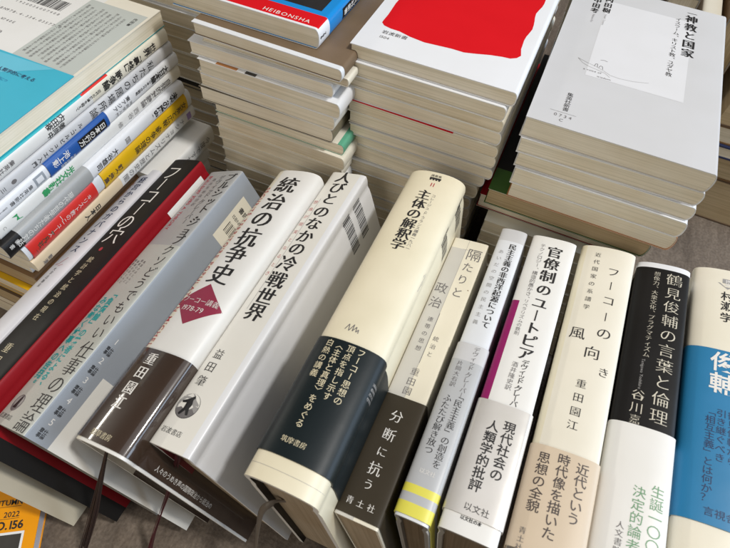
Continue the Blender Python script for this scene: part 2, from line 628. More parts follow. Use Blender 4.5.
    def stroke(s, pts, wd, mat, lift=0.09):
        for (q0, t0), (q1, t1) in zip(pts, pts[1:]):
            l = math.hypot(q1 - q0, t1 - t0) or 1
            nx, ny = -(t1 - t0) / l * wd / 2, (q1 - q0) / l * wd / 2
            s.patch(((q0 + nx, t0 + ny), (q1 + nx, t1 + ny), (q1 - nx, t1 - ny), (q0 - nx, t0 - ny)), mat, 1, lift)
        return s
    def barcode(s, q, t, wd, ht, mat, seed=1):
        r = random.Random(seed)
        x = 0.0
        while x < wd:
            b = r.choice((0.33, 0.33, 0.66, 1.0))
            s.rect(q + x, q + min(wd, x + b), t, t + ht, mat, 0.08, 2)
            x += b + r.choice((0.33, 0.33, 0.66, 0.9))
        return s
    def done(s):
        s.cov = s.mb.build('cover', s.root)
        for y0, y1, mb in s.bands:
            mb.build('paper_band', s.root)
        return s

def standing(x, z, lean, yfoot, w, D, yaw=0.0):
    """left upper spine corner at (x, z), top leaning to the left by lean degrees"""
    a = math.radians(lean)
    ox, oz = x + D * math.sin(a), z - D * math.cos(a)
    return Matrix.Translation((ox * MM, yfoot * MM, oz * MM)) @ Matrix.Rotation(math.radians(yaw), 4, 'Z') @ Matrix.Rotation(-a, 4, 'Y')

def flat(xr, yfoot, ztop, D, yaw=0.0, roll=0.0):
    """front cover up, spine on the right at x = xr"""
    return Matrix.Translation((xr * MM, yfoot * MM, ztop * MM)) @ Matrix.Rotation(math.radians(yaw), 4, 'Z') @ Matrix.Rotation(math.radians(90 + roll), 4, 'Y') @ Matrix.Translation((0, 0, -D * MM))

def flat_back(xl, yfoot, ztop, w, D, yaw=0.0):
    """back cover up, spine on the left at x = xl"""
    return Matrix.Translation((xl * MM, yfoot * MM, (ztop - w) * MM)) @ Matrix.Rotation(math.radians(yaw), 4, 'Z') @ Matrix.Rotation(math.radians(-90), 4, 'Y') @ Matrix.Translation((0, 0, -D * MM))

def tag(o, label, cat=None, group=None, kind=None):
    if label:
        o['label'] = label
    if cat:
        o['category'] = cat
    if group:
        o['group'] = group
    if kind:
        o['kind'] = kind
    return o

# ------------------------------------------------------------------ setting
fm = MB()
fm.quad((-2500, -1500, -15), (2500, -1500, -15), (2500, 3500, -15), (-2500, 3500, -15), floor_mat())
tag(fm.build('floor'), None, kind='structure')

# ------------------------------------------------------------------ the front row: books standing on their fore-edges, spines up
ROW = 'books lined up in the front row with their spines up'
BIG = 999

# lavender-white spine leaning on the stack
A = Book('paperback_book', 'lavender white spined paperback leaning lowest, beside the black and crimson book', ROW, 21, 225, 127, b=3, p=2.4, t=0.7)
A.cover(LAV, [(-BIG, -14, 0, BIG, WHITE), (14, BIG, 0, BIG, BUFF)], rim=LAV).block(PG_GREY)
A.vt('経営からのガバナンス', 1.6, 8, 7.6, NAVYINK, 'M', 8.0)
A.vt('権力の行方', -6.2, 14, 3.6, PINKINK, 'm', 4.4)
A.stroke([(3, 92), (-1, 98), (-4, 99)], 0.5, REDINK).stroke([(4, 98), (0, 100)], 0.4, REDINK)
A.vt('大学出版会', 0.5, 101, 3.3, INK, 'm', 3.5)
A.done().place(standing(-262.5, 101.5, 27, -20, 21, 127))

# black spine, crimson back cover
B = Book('hardcover_book', 'black spined book with crimson back cover and slanting white brush lettering', ROW, 29, 224, 137, b=3, p=3.4, t=2.2, rec=0.8)
B.cover(BLACK, [(13.6, BIG, 0, 214, RED)], rim=BLACK, inner=BLACK).block(PG_BLACK)
B.rect(22.2, 47, 7, 48, WHITE)
for i, ch in enumerate('フーコーの穴'):
    B.put(ch, -2.0 + (i % 2) * 0.6, 224 - (15.5 + 13.1 * i), 16.5, WHITEINK, 'm', 90 if ch == 'ー' else 0, 0.9)
B.poly([(-2.0 + 1.5 * math.cos(a * 0.7), 94 + 1.7 * math.sin(a * 0.7)) for a in range(9)], REDINK)
B.vt('統計学と統治の現在', -2.2, 101, 5.2, CREAMINK, 'm', 5.9)
B.vt('重田園江', -2, 170, 7, CREAMINK, 'm', 8.5)
B.rt('KITAKU', -9, 200, 3, CREAMINK)
B.done().place(standing(-240.5, 112, 22, -6, 29, 137))

# grey spine with teal lettering
C = Book('hardcover_book', 'grey spined book with teal lettering and pale numbers down its blue grey back cover', ROW, 34, 210, 141, b=2.5, p=5, t=1.6, rec=1.0)
C.cover(GREYJ, [(-BIG, 17.2, 76, BIG, SANDGREY), (17.2, BIG, 0, BIG, GREYCOV), (32.5, BIG, 166, BIG, JACKET)], rim=BOARD).block(PG_GREY)
C.vt('ブルシット・ジョブ', 11.0, 3.0, 9.2, INK, 'M', 8.4)
C.vt('クソどうでもいい', 9.8, 75.5, 9.6, INK, 'g', 9.5)
C.vt('仕事の理論', 10.6, 152.5, 12.0, INK, 'm', 11.4)
C.vt('デヴィッド・グレーバー', 2.0, 5, 5.4, GREYINK, 'M', 4.8)
C.vt('酒井芳樹森田訳', -4.5, 8, 3.6, GREYINK, 'm', 4.4)
C.rt('BULLSHIT JOBS A THEORY', -10.5, 5, 4.6, REDINK, 'b')
for k in range(4):
    C.vt('職業のほとんど', -13.5 + k * 3.4, 90 + k % 2, 2.4, GREYINK, 'g', 2.9)
C.vt('「負債論」の著者による、', -4.2, 116, 6.0, TEALINK, 'h', 6.0)
C.vt('みな働く仕事への告発。', -10.8, 122, 6.0, TEALINK, 'h', 6.0)
C.poly([(-8 + 4.1 * math.cos(a * 0.35), 197 + 5.0 * math.sin(a * 0.35)) for a in range(18)], GREYINK)
C.poly([(-8 + 3.2 * math.cos(a * 0.35), 196.2 + 3.4 * math.sin(a * 0.35)) for a in range(18)], PALEINK, 0.09)
C.poly([(-9.6, 200), (-8.2, 193.4), (-7.2, 192.6), (-6.6, 194), (-6.2, 200)], INK, 0.13)
C.ht('岩波書店', -14.5, 205.3, 3.1, INK, 'm')
for ch, t in (('1', 146), ('2', 159), ('3', 172), ('4', 185), ('5', 198)):
    C.ht(ch, 23.2, t, 5.2, WHITEINK, 'g')
    C.ht('章仕', 21.5, t + 5.6, 2.7, INK, 'b')
    C.ht('事論', 21.5, t + 8.2, 2.7, INK, 'b')
C.rect(30, 57, 12, 52, CREAM2)
C.ht('書評社会', 34, 21, 5, INK, 'b').ht('ISBN97', 33, 29, 4, INK)
C.barcode(34, 34, 22, 9, INK, 5)
C.done().place(standing(-208.3, 112, 27, 9, 34, 141))

# white jacket, brown band
D = Book('hardcover_book', 'white jacketed hardcover with a wine red diamond and a glossy dark brown band', ROW, 37, 210, 143, b=6.5, p=2.6, t=2.6, rec=4.0)
D.cover(WHITE, [(-BIG, -12, 0, BIG, CREAM2)], rim=WHITE, inner=LINER, ein=[(-BIG, -75, BROWN)]).block(PG_WHITE)
D.band(154.5, 208.4, BROWN)
for i, (ch, t) in enumerate(zip('統治の抗争史', (15, 32.3, 48.8, 65.8, 80.6, 97.2))):
    D.put(ch, 0.2, 210 - t, 16.6, INK, 'M')
D.patch(((-1.8, 105.8), (17.4, 121.5), (-1.0, 135.6), (-17.0, 121)), paper('wine_red_print', (0.30, 0.03, 0.07), 0.45), 12)
D.ht('フーコー講義', -14.0, 118.6, 4.6, WHITEINK, 'm', lift=0.06)
D.ht('1978-79', -10.5, 124.6, 5.0, WHITEINK, 'm', lift=0.06)
D.rt('SÉCURITÉ TERRITOIRE POPULATION MICHEL', -14.2, 18, 5.4, REDINK, 'b', gap=0.6)
for ch, t in zip('重田園江', (160.5, 169, 178.3, 187)):
    D.put(ch, -3.2, 210 - t, 7.8, WHITEINK, 'M')
D.ht('勁草書房', -6.8, 204.3, 3.6, CREAMINK, 'm')
D.ht('人々のうめき声の国際政治から統治の', 40, 204.6, 3.6, WHITEINK, 'g')
D.done().place(standing(-155.3, 130, 19.5, 19, 37, 143))

# white jacket with two barcodes on the back
E_ = Book('hardcover_book', 'white jacketed hardcover with two barcodes on its back cover and an engraved sower roundel', ROW, 27, 210, 146, b=2.4, p=4, t=2.4, rec=3.0)
E_.cover(WHITEC, [(-BIG, 9.5, 0, BIG, JACKET)], rim=WHITE, inner=LINER, ein=[(-70, 0, WINE)]).block(PG_BROWN)
for ch, t in zip('人びとのなかの冷戦世界', (4.8, 15.6, 27.2, 39.8, 51.2, 63, 74, 86.5, 100, 113, 124.8)):
    E_.put(ch, -1.5, 210 - t, 13.0 if t > 80 else 11.8, INK, 'M')
E_.vt('想像が現実となるとき', -10.4, 30, 3.6, PINKINK, 'm', 7.2)
E_.stroke([(-8.2, 28), (-8.2, 124)], 0.25, PALEINK)
for ch, t in zip('益田肇', (155.6, 163.8, 172.6)):
    E_.put(ch, -6.4, 210 - t, 6.6, INK, 'm')
E_.poly([(-4.6 + 7.0 * math.cos(a * 0.2), 187.2 + 7.0 * math.sin(a * 0.2)) for a in range(32)], INK)
E_.poly([(-4.6 + 6.7 * math.cos(a * 0.2), 187.2 + 6.7 * math.sin(a * 0.2)) for a in range(32)], PALEINK, 0.09)
E_.poly([(-4.6 + 6.6 * math.cos(a * 0.2 + 3.4), 186.9 + 6.6 * math.sin(a * 0.2 + 3.4)) for a in range(15)], JACKET, 0.10)
E_.poly([(-4.6 + 6.7 * math.cos(a * 0.1), 187.2 + 6.7 * math.sin(a * 0.1)) for a in range(4, 28)] + [(-8, 188.5), (-5, 189.8), (-1, 188)], GREYINK, 0.11)
E_.poly([(-4.8, 182.2), (-3.6, 181.2), (-2.8, 182.2), (-3.4, 183.6), (-2.4, 186.2), (-2.8, 188.4), (-1.4, 191.6), (-2.6, 192.4), (-4.4, 189.6), (-6.4, 192.8), (-7.6, 192.2), (-6.2, 188.6), (-6.4, 185.8), (-8.8, 186.4), (-9.6, 185.4), (-6.2, 183.6)], INK, 0.15)
E_.ht('岩波書店', -11.0, 201.5, 3.4, INK, 'm')
E_.barcode(19.5, 15, 31, 10, INK, 11).barcode(19.5, 31, 31, 10, INK, 12)
E_.done().place(standing(-117, 133.5, 17, 32, 27, 146))

# thick cream jacket, green-black band
F = Book('hardcover_book', 'thick cream jacketed hardcover with a green black paper band and small red number', ROW, 37.5, 210, 160, b=8.5, p=2.35, t=2.8, rec=3.5)
F.cover(CREAM, [], rim=WHITE, inner=BLACK, ein=[(0, BIG, LINER)], edge=IVORY).block(PG_BROWN)
F.band(134.5, 197.6, GREENBLACK, [(16.8, BIG, 150, 170, GREENBLACK)])
F.rect(-3.6, 3.8, 5.0, 6.6, INK)
for k in range(4):
    F.rect(-3.4 + 1.9 * k, -2.2 + 1.9 * k, 6.6, 7.6, INK)
F.ht('講義集', -3.6, 3.4, 2.4, INK, 'm')
F.ht('11', -1.8, 11.6, 4.6, REDINK, 'b')
F.vt('主体の解釈学', -2.0, 17.2, 9.0, INK, 'M', 8.6)
F.vt('コレージュ・ド・フランス講義一九八一', 4.2, 19.5, 2.7, GREYINK, 'g', 2.8)
F.stroke([(-6.6, 127.6), (-5.2, 124.0), (-4.3, 128), (-2.6, 123.6), (-2.4, 127.6), (-0.9, 124.6), (-0.4, 127.6), (0.6, 125.8), (0.9, 128)], 0.45, GREYINK)
F.vt('フーコー思想の', 7.4, 135.6, 4.3, CREAMINK, 'g', 4.5)
F.vt('頂点を指し示す', 1.8, 135.6, 4.3, CREAMINK, 'g', 4.5)
F.vt('〈主体と真理〉をめぐる', -4.0, 135.6, 4.3, CREAMINK, 'g', 4.35)
F.vt('白熱の講義', -9.8, 135.6, 4.3, CREAMINK, 'g', 4.5)
F.ht('筑摩書房', -8.8, 190.0, 3.2, CREAMINK, 'm')
F.stroke([(-26, 203.2), (30, 203.2)], 0.16, PALEINK) if False else None
for k in range(24):
    F.stroke([(-19 + 1.7 * k, 203.6), (-19 + 1.7 * (k + 1), 203.6)], 0.16, PALEINK)
F.barcode(23, 7, 24, 10, INK, 21).barcode(23, 34, 24, 10, INK, 22)
F.stroke([(20.2, 76), (21.5, 82), (20.8, 88)], 0.4, PALEINK).stroke([(21.6, 74), (23, 82)], 0.3, PALEINK)
F.rect(20.5, 23.5, 150, 166, PALEINK, 0.07) if False else None
for k in range(5):
    F.vt('講義思想', 19.8 + 1.6 * k, 148, 1.8, PALEINK, 'g', 2.6)
F.done().place(standing(-61.5, 160.5, 7.5, 35, 37.5, 160))

# half grey, half cream jacket with olive-brown band
G = Book('paperback_book', 'jacketed book split into grey and cream halves with an olive brown band round its foot', ROW, 23, 188, 130, b=1.6, p=5, t=1.2, rec=0.4)
G.cover(CREAM2, [(-BIG, -1.2, 8.5, BIG, GPALE)], rim=IVORY).block(PG_BROWN)
G.band(121, 186.4, OLIVE)
G.stroke([(-1.2, 0.4), (-1.2, 60)], 0.18, PALEINK).stroke([(-1.2, 60), (-1.2, 120)], 0.18, PALEINK)
G.stroke([(-11, 8.5), (-1.2, 8.5)], 0.2, PALEINK).stroke([(-1.2, 8.5), (7, 8.5)], 0.16, PALEINK)
for ch, q, t, z in (('隔', 4.9, 11.5, 10.6), ('た', 4.2, 22.4, 8), ('り', 3.9, 33, 8), ('と', 3.8, 43.6, 8), ('政', -6.4, 43.4, 8.6), ('治', -6.2, 55, 8.6)):
    G.put(ch, q, 188 - t, z, GREYINK, 'g', 0, 0.95)
G.vt('統治と', 2.6, 78, 3.6, GREYINK, 'm', 5.4).vt('連帯の思想', -5.0, 66, 3.6, GREYINK, 'm', 5.3)
G.stroke([(-1.0, 62), (-1.0, 98)], 0.25, GREYINK)
for ch, t in zip('重田園江', (104, 110.4, 116.4, 122.2)):
    if t < 121:
        G.put(ch, -1.2, 188 - t, 5.2, GREYINK, 'm')
G.put('江', -1.2, 188 - 119.0, 2.8, GREYINK, 'm') if False else None
for ch, t in zip('分断に抗う', (132.5, 143.2, 152.8, 162, 170.2)):
    G.put(ch, -0.9, 188 - t, 7.2 if ch not in 'にう' else 5.6, WHITEINK, 'm')
for ch, q in zip('青土社', (-6.4, -0.8, 4.8)):
    G.put(ch, q, 188 - 180, 3.9, WHITEINK, 'm')
G.poly([(9.6, 39.5), (10.1, 40), (9.6, 40.5), (9.1, 40)], KRAFT)
G.done().place(standing(-19, 127, 10, 42, 23, 130))

# slim pale jacket, silver band and yellow stripes
H = Book('hardcover_book', 'slim pale spined hardcover with two lemon yellow stripes across its silver grey foot', ROW, 16.5, 190, 143, b=2.6, p=2.6, t=2.2, rec=2.5)
H.cover(COOL, [(-BIG, BIG, 0, 10.5, PALEGREY)], rim=BOARD, inner=BOARD, edge=GREYJ).block(PG_SHADE)
H.band(92, 188.6, SILVER, [(-BIG, BIG, 92, 103, PALEGREY), (-BIG, BIG, 174.5, 178.6, YELLOW), (-BIG, BIG, 182.8, 188.7, YELLOW)])
H.vt('民主主義の非西洋起源について', 2.3, 12.5, 4.9, INK, 'M', 4.75)
H.vt('あいだの空間の民主主義', -3.6, 19, 3.3, PALEINK, 'm', 5.6)
H.vt('デヴィッド・グレーバー', 2.6, 93, 3.4, GREYINK, 'm', 3.0)
H.vt('片岡大右訳', -3.4, 104, 3.2, GREYINK, 'm', 3.3)
H.vt('「民主主義」の創造を', 2.6, 122, 4.4, INK, 'm', 4.2)
H.vt('ふたたび解き放つ', -3.2, 125, 4.4, INK, 'm', 4.2)
H.ht('以文社', -4.2, 167.2, 2.7, WHITEINK, 'm')
H.done().place(standing(7.5, 140, 10, 51, 16.5, 143))

# white jacket, pearly band, magenta edge
I_ = Book('hardcover_book', 'white jacketed hardcover with magenta side panel and pearly band in heavy lettering', ROW, 27, 188, 143, b=3.0, p=3.0, t=2.4, rec=2.5)
I_.cover(WHITE, [(-BIG, -9.4, 54, 123, MAGENTA)], rim=BOARD, inner=LINER).block(PG_SHADE)
I_.band(121, 179.5, PEARL)
for ch, t, z in zip('官僚制のユートピア', (11.6, 21.4, 31.6, 42.2, 52.4, 61.6, 70.6, 79.2, 88), (9.6, 9.6, 9.6, 9, 9, 9, 9, 9, 9)):
    if ch == 'ー':
        I_.put(ch, 1.7, 188 - t, z, INK, 'M', 90)
    else:
        I_.put(ch, 1.9, 188 - t, z, INK, 'M')
I_.vt('テクノロジー、構造的愚かさ、', -5.8, 6.5, 3.4, GREYINK, 'g', 3.3)
I_.vt('リベラリズムの鉄則', -5.6, 52, 2.9, GREYINK, 'g', 2.9)
I_.vt('デヴィッド・グレーバ', 3.3, 91.6, 3.6, INK, 'n', 2.95, sx=1.15)
I_.vt('酒井隆史訳', -1.6, 94.5, 3.5, GREYINK, 'g', 3.6)
I_.vt('現代社会の', 4.6, 129, 6.2, INK, 'b', 6.2)
I_.vt('人類学的批評', -3.1, 131, 6.2, INK, 'b', 6.2)
for ch, q in zip('以文社', (-3.4, 0.6, 4.6)):
    I_.put(ch, q, 188 - 175.4, 3.9, INK, 'g')
I_.ht('以文社の本', -5.4, 180.6, 2.0, INK, 'h')
I_.done().place(standing(27.5, 143, 9.5, 54, 27, 143))

# cream jacket, tan band
J = Book('hardcover_book', 'cream jacketed hardcover with sparse scattered characters above a tan paper band', ROW, 32, 190, 143, b=4.5, p=2.5, t=2.4, rec=2.5)
J.cover(IVORY, [(-BIG, -13, 0, BIG, CREAM)], rim=BOARD, inner=LINER).block(PG_TAN)
J.band(139.5, 192, TAN)
for ch, q, t, z in (('フ', 4.8, 19, 7.4), ('ー', 4.8, 30, 7.4), ('コ', 5.2, 41.4, 7.4), ('ー', 5.4, 53.4, 7.4), ('の', 6.2, 65, 8.4), ('風', -7.3, 68.8, 8.8), ('向', 2.2, 79.4, 8.8), ('き', 9.8, 89.6, 6.4)):
    J.put(ch, q, 190 - t, z, INK, 'm', 90 if ch == 'ー' else 0)
J.vt('近代国家の系譜学', -5.8, 5.6, 3.7, INK, 'm', 6.0)
for ch, t in zip('重田園江', (100.2, 108.6, 116.8, 124.6)):
    J.put(ch, 0.2, 190 - t, 5.6, INK, 'm')
J.vt('近代という', 8.6, 142.5, 6.0, BROWNINK, 'n', 5.9)
J.vt('時代像を描いた', -0.2, 141, 6.0, BROWNINK, 'n', 5.9)
J.vt('思想の全貌', -9.0, 143, 6.0, BROWNINK, 'n', 6.0)
J.vt('青土社', -10.8, 180.4, 3.2, GREYINK, 'm', 3.8)
J.done().place(standing(58.6, 142, 12, 60, 32, 143))

# black jacket, white band
K = Book('hardcover_book', 'black jacketed hardcover with pale title and white paper band in green lettering', ROW, 30, 192, 143, b=4.5, p=2.5, t=2.4, rec=2.5)
K.cover(BLACK, [(-BIG, BIG, 0, 4.0, WHITEC)], rim=BOARD, inner=LINER).block(PG_TAN)
K.band(112.5, 192, WHITE)
K.vt('見俊輔の言葉と倫理', 6.2, 17.2, 9.2, PAPERINK, 't', 10.3)
K.put('鶴', 6.2, 192 - 11.0, 9.8, PAPERINK, 't')
K.vt('想像力、大衆文化、プラグマティズム', -3.4, 7, 3.7, PAPERINK, 't', 3.75)
K.rt('Tanigawa Yoshihiro', -4.2, 72, 2.3, PALEINK, 'm')
for ch, t in zip('谷川嘉', (95, 102.6, 109.4)):
    K.put(ch, -4.4, 192 - t, 6.8 if t < 108 else 5.6, PAPERINK, 't')
K.vt('生誕一〇〇年', 9.4, 140, 6.2, SAGEINK, 'g', 6.2)
K.vt('決定的論考', 1.8, 143, 6.0, SAGEINK, 'g', 6.2)
K.vt('人文書院', -4.2, 162, 3.6, GREYINK, 'm', 3.8)
K.done().place(standing(93.4, 142.5, 13, 60, 30, 143))

# cream jacket, blue band
L_ = Book('hardcover_book', 'cream spined hardcover wrapped in a wide blue paper band with a cream foot', ROW, 33, 192, 143, b=5.0, p=2.4, t=2.4, rec=2.5)
L_.cover(CREAM2, [], rim=BOARD, inner=LINER).block(PG_TAN)
L_.band(61, 159, BLUE)
L_.rect(-1.6, 4.0, 7.5, 11, PALEINK).poly([(-4.2, 11), (6.6, 11), (1.2, 15.6)], PALEINK)
L_.vt('評論', 1.2, 8, 2.6, WHITEINK, 'b', 2.6, lift=0.05)
for ch, t in zip('村瀬学', (21, 28.6, 37)):
    L_.put(ch, 1.4, 192 - t, 7.2, INK, 'b')
for ch, t in zip('鶴見俊輔', (20, 40, 69, 82.6)):
    if t > 60:
        L_.put(ch, 0.8, 192 - t, 13.4, WHITEINK, 'b')
L_.vt('鶴見俊輔から', 5.9, 98, 4.8, NAVYINK, 'g', 4.9)
L_.vt('引き継ぐべき', 0.8, 98, 4.8, NAVYINK, 'g', 4.9)
L_.vt('「相互主義」とは何か？', -4.0, 98.5, 4.8, NAVYINK, 'g', 4.6)
L_.ht('言視舎', -5.0, 153, 4.6, NAVYINK, 'g')
L_.done().place(standing(127.5, 143, 13, 72, 33, 143))

# ------------------------------------------------------------------ the flat pile at the left, spines to the right
PILE = 'slim paperbacks in the flat pile with printed white spines'
def slim(label, xr, yfoot, ztop, w, L, base, zones=(), bands=(), yaw=0.0, D=106, page=PG_CREAM, p=2.4, rim=None):
    k = Book('paperback_book', label, PILE, w, L, D, b=min(3.0, w * 0.22), p=p, t=0.5, rec=0.2)
    k.cover(base, zones, rim=rim).block(page)
    for bd in bands:
        k.band(*bd)
    k.M = flat(xr, yfoot, ztop, D, yaw)
    return k

T0 = Book('paperback_book', 'large back-cover-up paperback with barcode and sky blue band, atop the left pile', None, 11, 189, 128, b=2.4, p=3, t=0.6, rec=0.2)
T0.cover(IVORY, [(-BIG, -5.6, 0, BIG, SEA), (6, 6 + 88, 0, BIG, WHITE)], rim=IVORY).block(PG_CREAM)
T0.band(84, 189, SKY)
q1 = T0.h
T0.patch(((q1 - 48, 11), (q1 - 1.8, 11), (q1 - 1.8, 83.8), (q1 - 48, 83.8)), SAGE, 6)
T0.patch(((q1 - 88, 87), (q1 - 14, 84.4), (q1 - 44, 104), (q1 - 100, 120)), SKY2, 6)
for k in range(9):
    tx = '思想と社会のあいだを読み解くための対話篇をめぐる考察'
    T0.vt(tx[k % 5:] + tx[:k % 5], q1 - 44.5 + 3.9 * k, 17 + (k % 3) * 1.5, 2.3, GREYINK, 'g', 2.35)
T0.vt('内田樹', q1 - 7.0, 16, 3.0, INK, 'b', 3.4)
for k in range(6):
    T0.ht(('世界を、人類学的に考える' if k == 0 else '人びとが生きる場所について語る')[:12 - k % 3], q1 - 58, 98 + 7.5 * k, 3.5 if k == 0 else 2.6, NAVYINK if k == 0 else ROYAL, 'b' if k == 0 else 'g')
T0.barcode(q1 - 96, 22, 40, 11, INK, 31)
T0.ht('1920036007408', q1 - 90, 36.4, 3.2, GREYINK, 'g', 2.9)
T0.ht('ISBN978-4-334-03577-8', q1 - 98, 47.5, 3.4, GREYINK, 'g', 2.7)
T0.ht('C0036 ￥740E', q1 - 99, 57, 3.2, GREYINK, 'g', 2.6)
T0.ht('定価(本体740円+税)', q1 - 100, 69, 3.2, GREYINK, 'g', 2.6)
T0.done().place(flat_back(-388, 78, 199.4, 11, 128))

p = slim('white paperback with bold black two column print, right under the top book', -258, 92, 188, 10, 173, WHITE, [(-BIG, BIG, 0, 78, CREAM2), (-BIG, -4.4, 60, 84, SCARLET), (-BIG, -4.4, 84, BIG, SEA)])
p.vt('世界「最終」戦争論', 0.2, 14, 6.2, INK, 'h', 5.9).vt('近代の終焉を超えて', 0.0, 70, 2.5, INK, 'b', 2.5)
p.vt('内田樹', -2.3, 101, 5.0, INK, 'b', 4.8).vt('姜尚中', 2.5, 103, 5.0, INK, 'b', 4.8).vt('集英社新書', 0, 142, 3.6, GREYINK, 'b', 3.8)
p.done().place(p.M)
p = slim('white paperback with thin black title, second of the white spines from the top', -257.4, 93, 177.8, 8.6, 173, PALEGREY)
p.vt('私たちの居場所論', 0.2, 22, 6.8, INK, 'g', 8.2).vt('ル・コルビュジエ入門', 0.3, 94, 3.5, INK, 'b', 4.5).poly([(0 + 1.4 * math.cos(a * .6), 150 + 1.9 * math.sin(a * .6)) for a in range(11)], GREYINK)
p.vt('三木', 0, 156, 3.6, INK, 'g', 6)
p.done().place(p.M)
p = slim('white paperback with royal blue band and black lozenge on its spine', -256.2, 94, 169.0, 9.6, 173, WHITEC, [], [(77, 131, ROYAL)])
p.vt('大日本論', 0.2, 12, 5.4, INK, 'h', 4.6).vt('日本の外交戦略', -0.4, 31, 2.5, INK, 'b', 2.5).vt('東アジア', -2, 54, 3.7, INK, 'b', 4.2).vt('地政学入門', 2.2, 53, 3.0, GREYINK, 'g', 3.6)
p.patch(((-3.0, 80), (3.4, 80), (3.4, 105), (-3.0, 105)), BLACK, 6)
p.vt('日本の行方', 0.2, 81, 4.8, WHITEINK, 'b', 4.7, lift=0.06).vt('池上彰', -1.2, 113, 4.6, WHITEINK, 'b', 4.7).vt('平和主義国', 3.0, 110, 2.3, WHITEINK, 'g', 2.6)
p.patch(((-3.2, 134), (3.6, 134), (3.6, 142), (-3.2, 142)), GREYCOV, 4).rect(-1.8, 2.2, 135.6, 140.4, WHITEC, 0.1)
p.vt('集英社新書', 0.2, 144, 3.4, INK, 'g', 3.5).vt('0812', 0.2, 163, 2.2, GREYINK, 'g', 1.6)
p.done().place(p.M)
p = slim('white paperback with green publisher lettering on a plain spine', -256.4, 90, 159.2, 10.2, 176, WHITE, [(-BIG, BIG, 0, 10, IVORY)])
p.vt('自発的対隷論', 0.2, 12, 5.8, GREYINK, 'b', 5.6).vt('西谷', 0.4, 49, 5.0, PALEINK, 'b', 6).vt('修', 0.4, 66, 4.6, PALEINK, 'b')
p.vt('光文社新書', 0.4, 114, 5.6, GREENINK, 'h', 5.3).poly([(-2.5, 160), (2.4, 158), (1.2, 162.5), (-1.0, 161), (-2.5, 164)], GREENINK).vt('C', 0, 169, 3, PALEINK)
p.done().place(p.M)
p = slim('paperback with bold black title, mid grey band and black square at its foot', -252.6, 86, 149, 10.6, 176, WHITEC, [], [(104, 177, MIDGREY, [(-BIG, BIG, 164, BIG, BLACK)])])
p.vt('未来の歴史', 0.1, 9, 6.4, INK, 'h', 5.8).vt('国', 0, 64, 5, PALEINK, 'h').vt('大谷雄司', 0.2, 77, 5.2, INK, 'b', 5.4)
p.vt('現代の哲学者たちの対話', 0.2, 122, 4.6, WHITEINK, 'n', 4.2).vt('新書', -1.5, 166, 3.2, WHITEINK, 'g', 4)
p.done().place(p.M)
p = slim('paperback in golden yellow and scarlet bands over a white foot', -253.4, 94, 138, 14.0, 173, WHITEC, [(-BIG, BIG, 104, 110, COOL)], [(6, 103, GOLD), (110.5, 170, SCARLET)])
p.vt('女系と広報・戦争の理論', 0.2, 8, 6.0, INK, 'n', 5.8).vt('朝倉編集', 0.6, 84, 4.6, UMBER, 'h', 4.7)
p.vt('キリスト教のニュース', 0.2, 116, 4.2, WHITEINK, 'g', 3.9).vt('平凡社', 0.5, 151, 4.4, UMBER, 'h', 4.4).vt('一', -3, 140, 4, WHITEINK).vt('二', 2.4, 164, 3, UMBER)
p.done().place(p.M)
p = slim('white and peach paperback with faint violet print under the yellow banded one', -253.2, 94, 123.6, 10.4, 173, WHITE, [(-BIG, BIG, 90, BIG, PEACH)])
p.vt('ナショナリズムと歴史の闇', -0.4, 14, 5.6, GREYINK, 'g', 6.2).rect(-3, 3, 5, 10, LILACINK, 0.07).vt('日本人', 0.6, 113, 5, INK, 'h', 5).vt('新潮', 2, 160, 4, GREYINK, 'b', 4)
p.done().place(p.M)
p = slim('white paperback with pale blue mark at its head, lowest of the thin white spines', -265, 95, 112.6, 9.6, 173, COOL)
p.vt('武士の日本史を読む', 0.2, 12, 4.4, GREYINK, 'b', 5).rect(-2.6, 2.6, 4, 9, SKY2, 0.07)
p.done().place(p.M)
for lab, x, zt, w, base, pg, yf in (('brown edged paperback low in the left pile above a yellow cover', -262, 102.6, 17, KRAFT, PG_WARM, 92),
                                   ('yellow covered paperback low in the left pile', -268, 85.2, 12, GOLD, PG_TAN, 88),
                                   ('golden paperback beneath the yellow one low in the left pile', -276, 72.8, 14, GOLD, PG_WARM, 90),
                                   ('umber covered paperback near the bottom of the left pile', -284, 58.4, 20, UMBER, PG_WARM, 88),
                                   ('dark covered paperback at the bottom of the left pile', -292, 38, 19, KRAFT, PG_TAN, 90),
                                   ('grey covered paperback resting on the floor under the left pile', -300, 18.6, 33.4, GREYJ, PG_TAN, 92)):
    p = slim(lab, x, yf, zt, w, 173, base, page=pg)
    p.done().place(p.M)
# three whites whose heads stick out past the black book
p = slim('thick little white booklet poking out beyond the head of the black book', -240.0, 199, 107, 16, 69, WHITE, D=70, p=3)
p.vt('今度ですか～い', 0, 6, 6.6, GREYINK, 'g', 6.6)
p.done().place(p.M)
for lab, x, zt, yh, wv in (('small white spine end tucked under the thick white one', -246, 84, 264, 11), ('small glossy white spine end lowest beside the crimson cover', -247, 72.5, 262, 13)):
    p = slim(lab, x, yh - 96, zt, wv, 96, WHITEC, D=70)
    p.done().place(p.M)

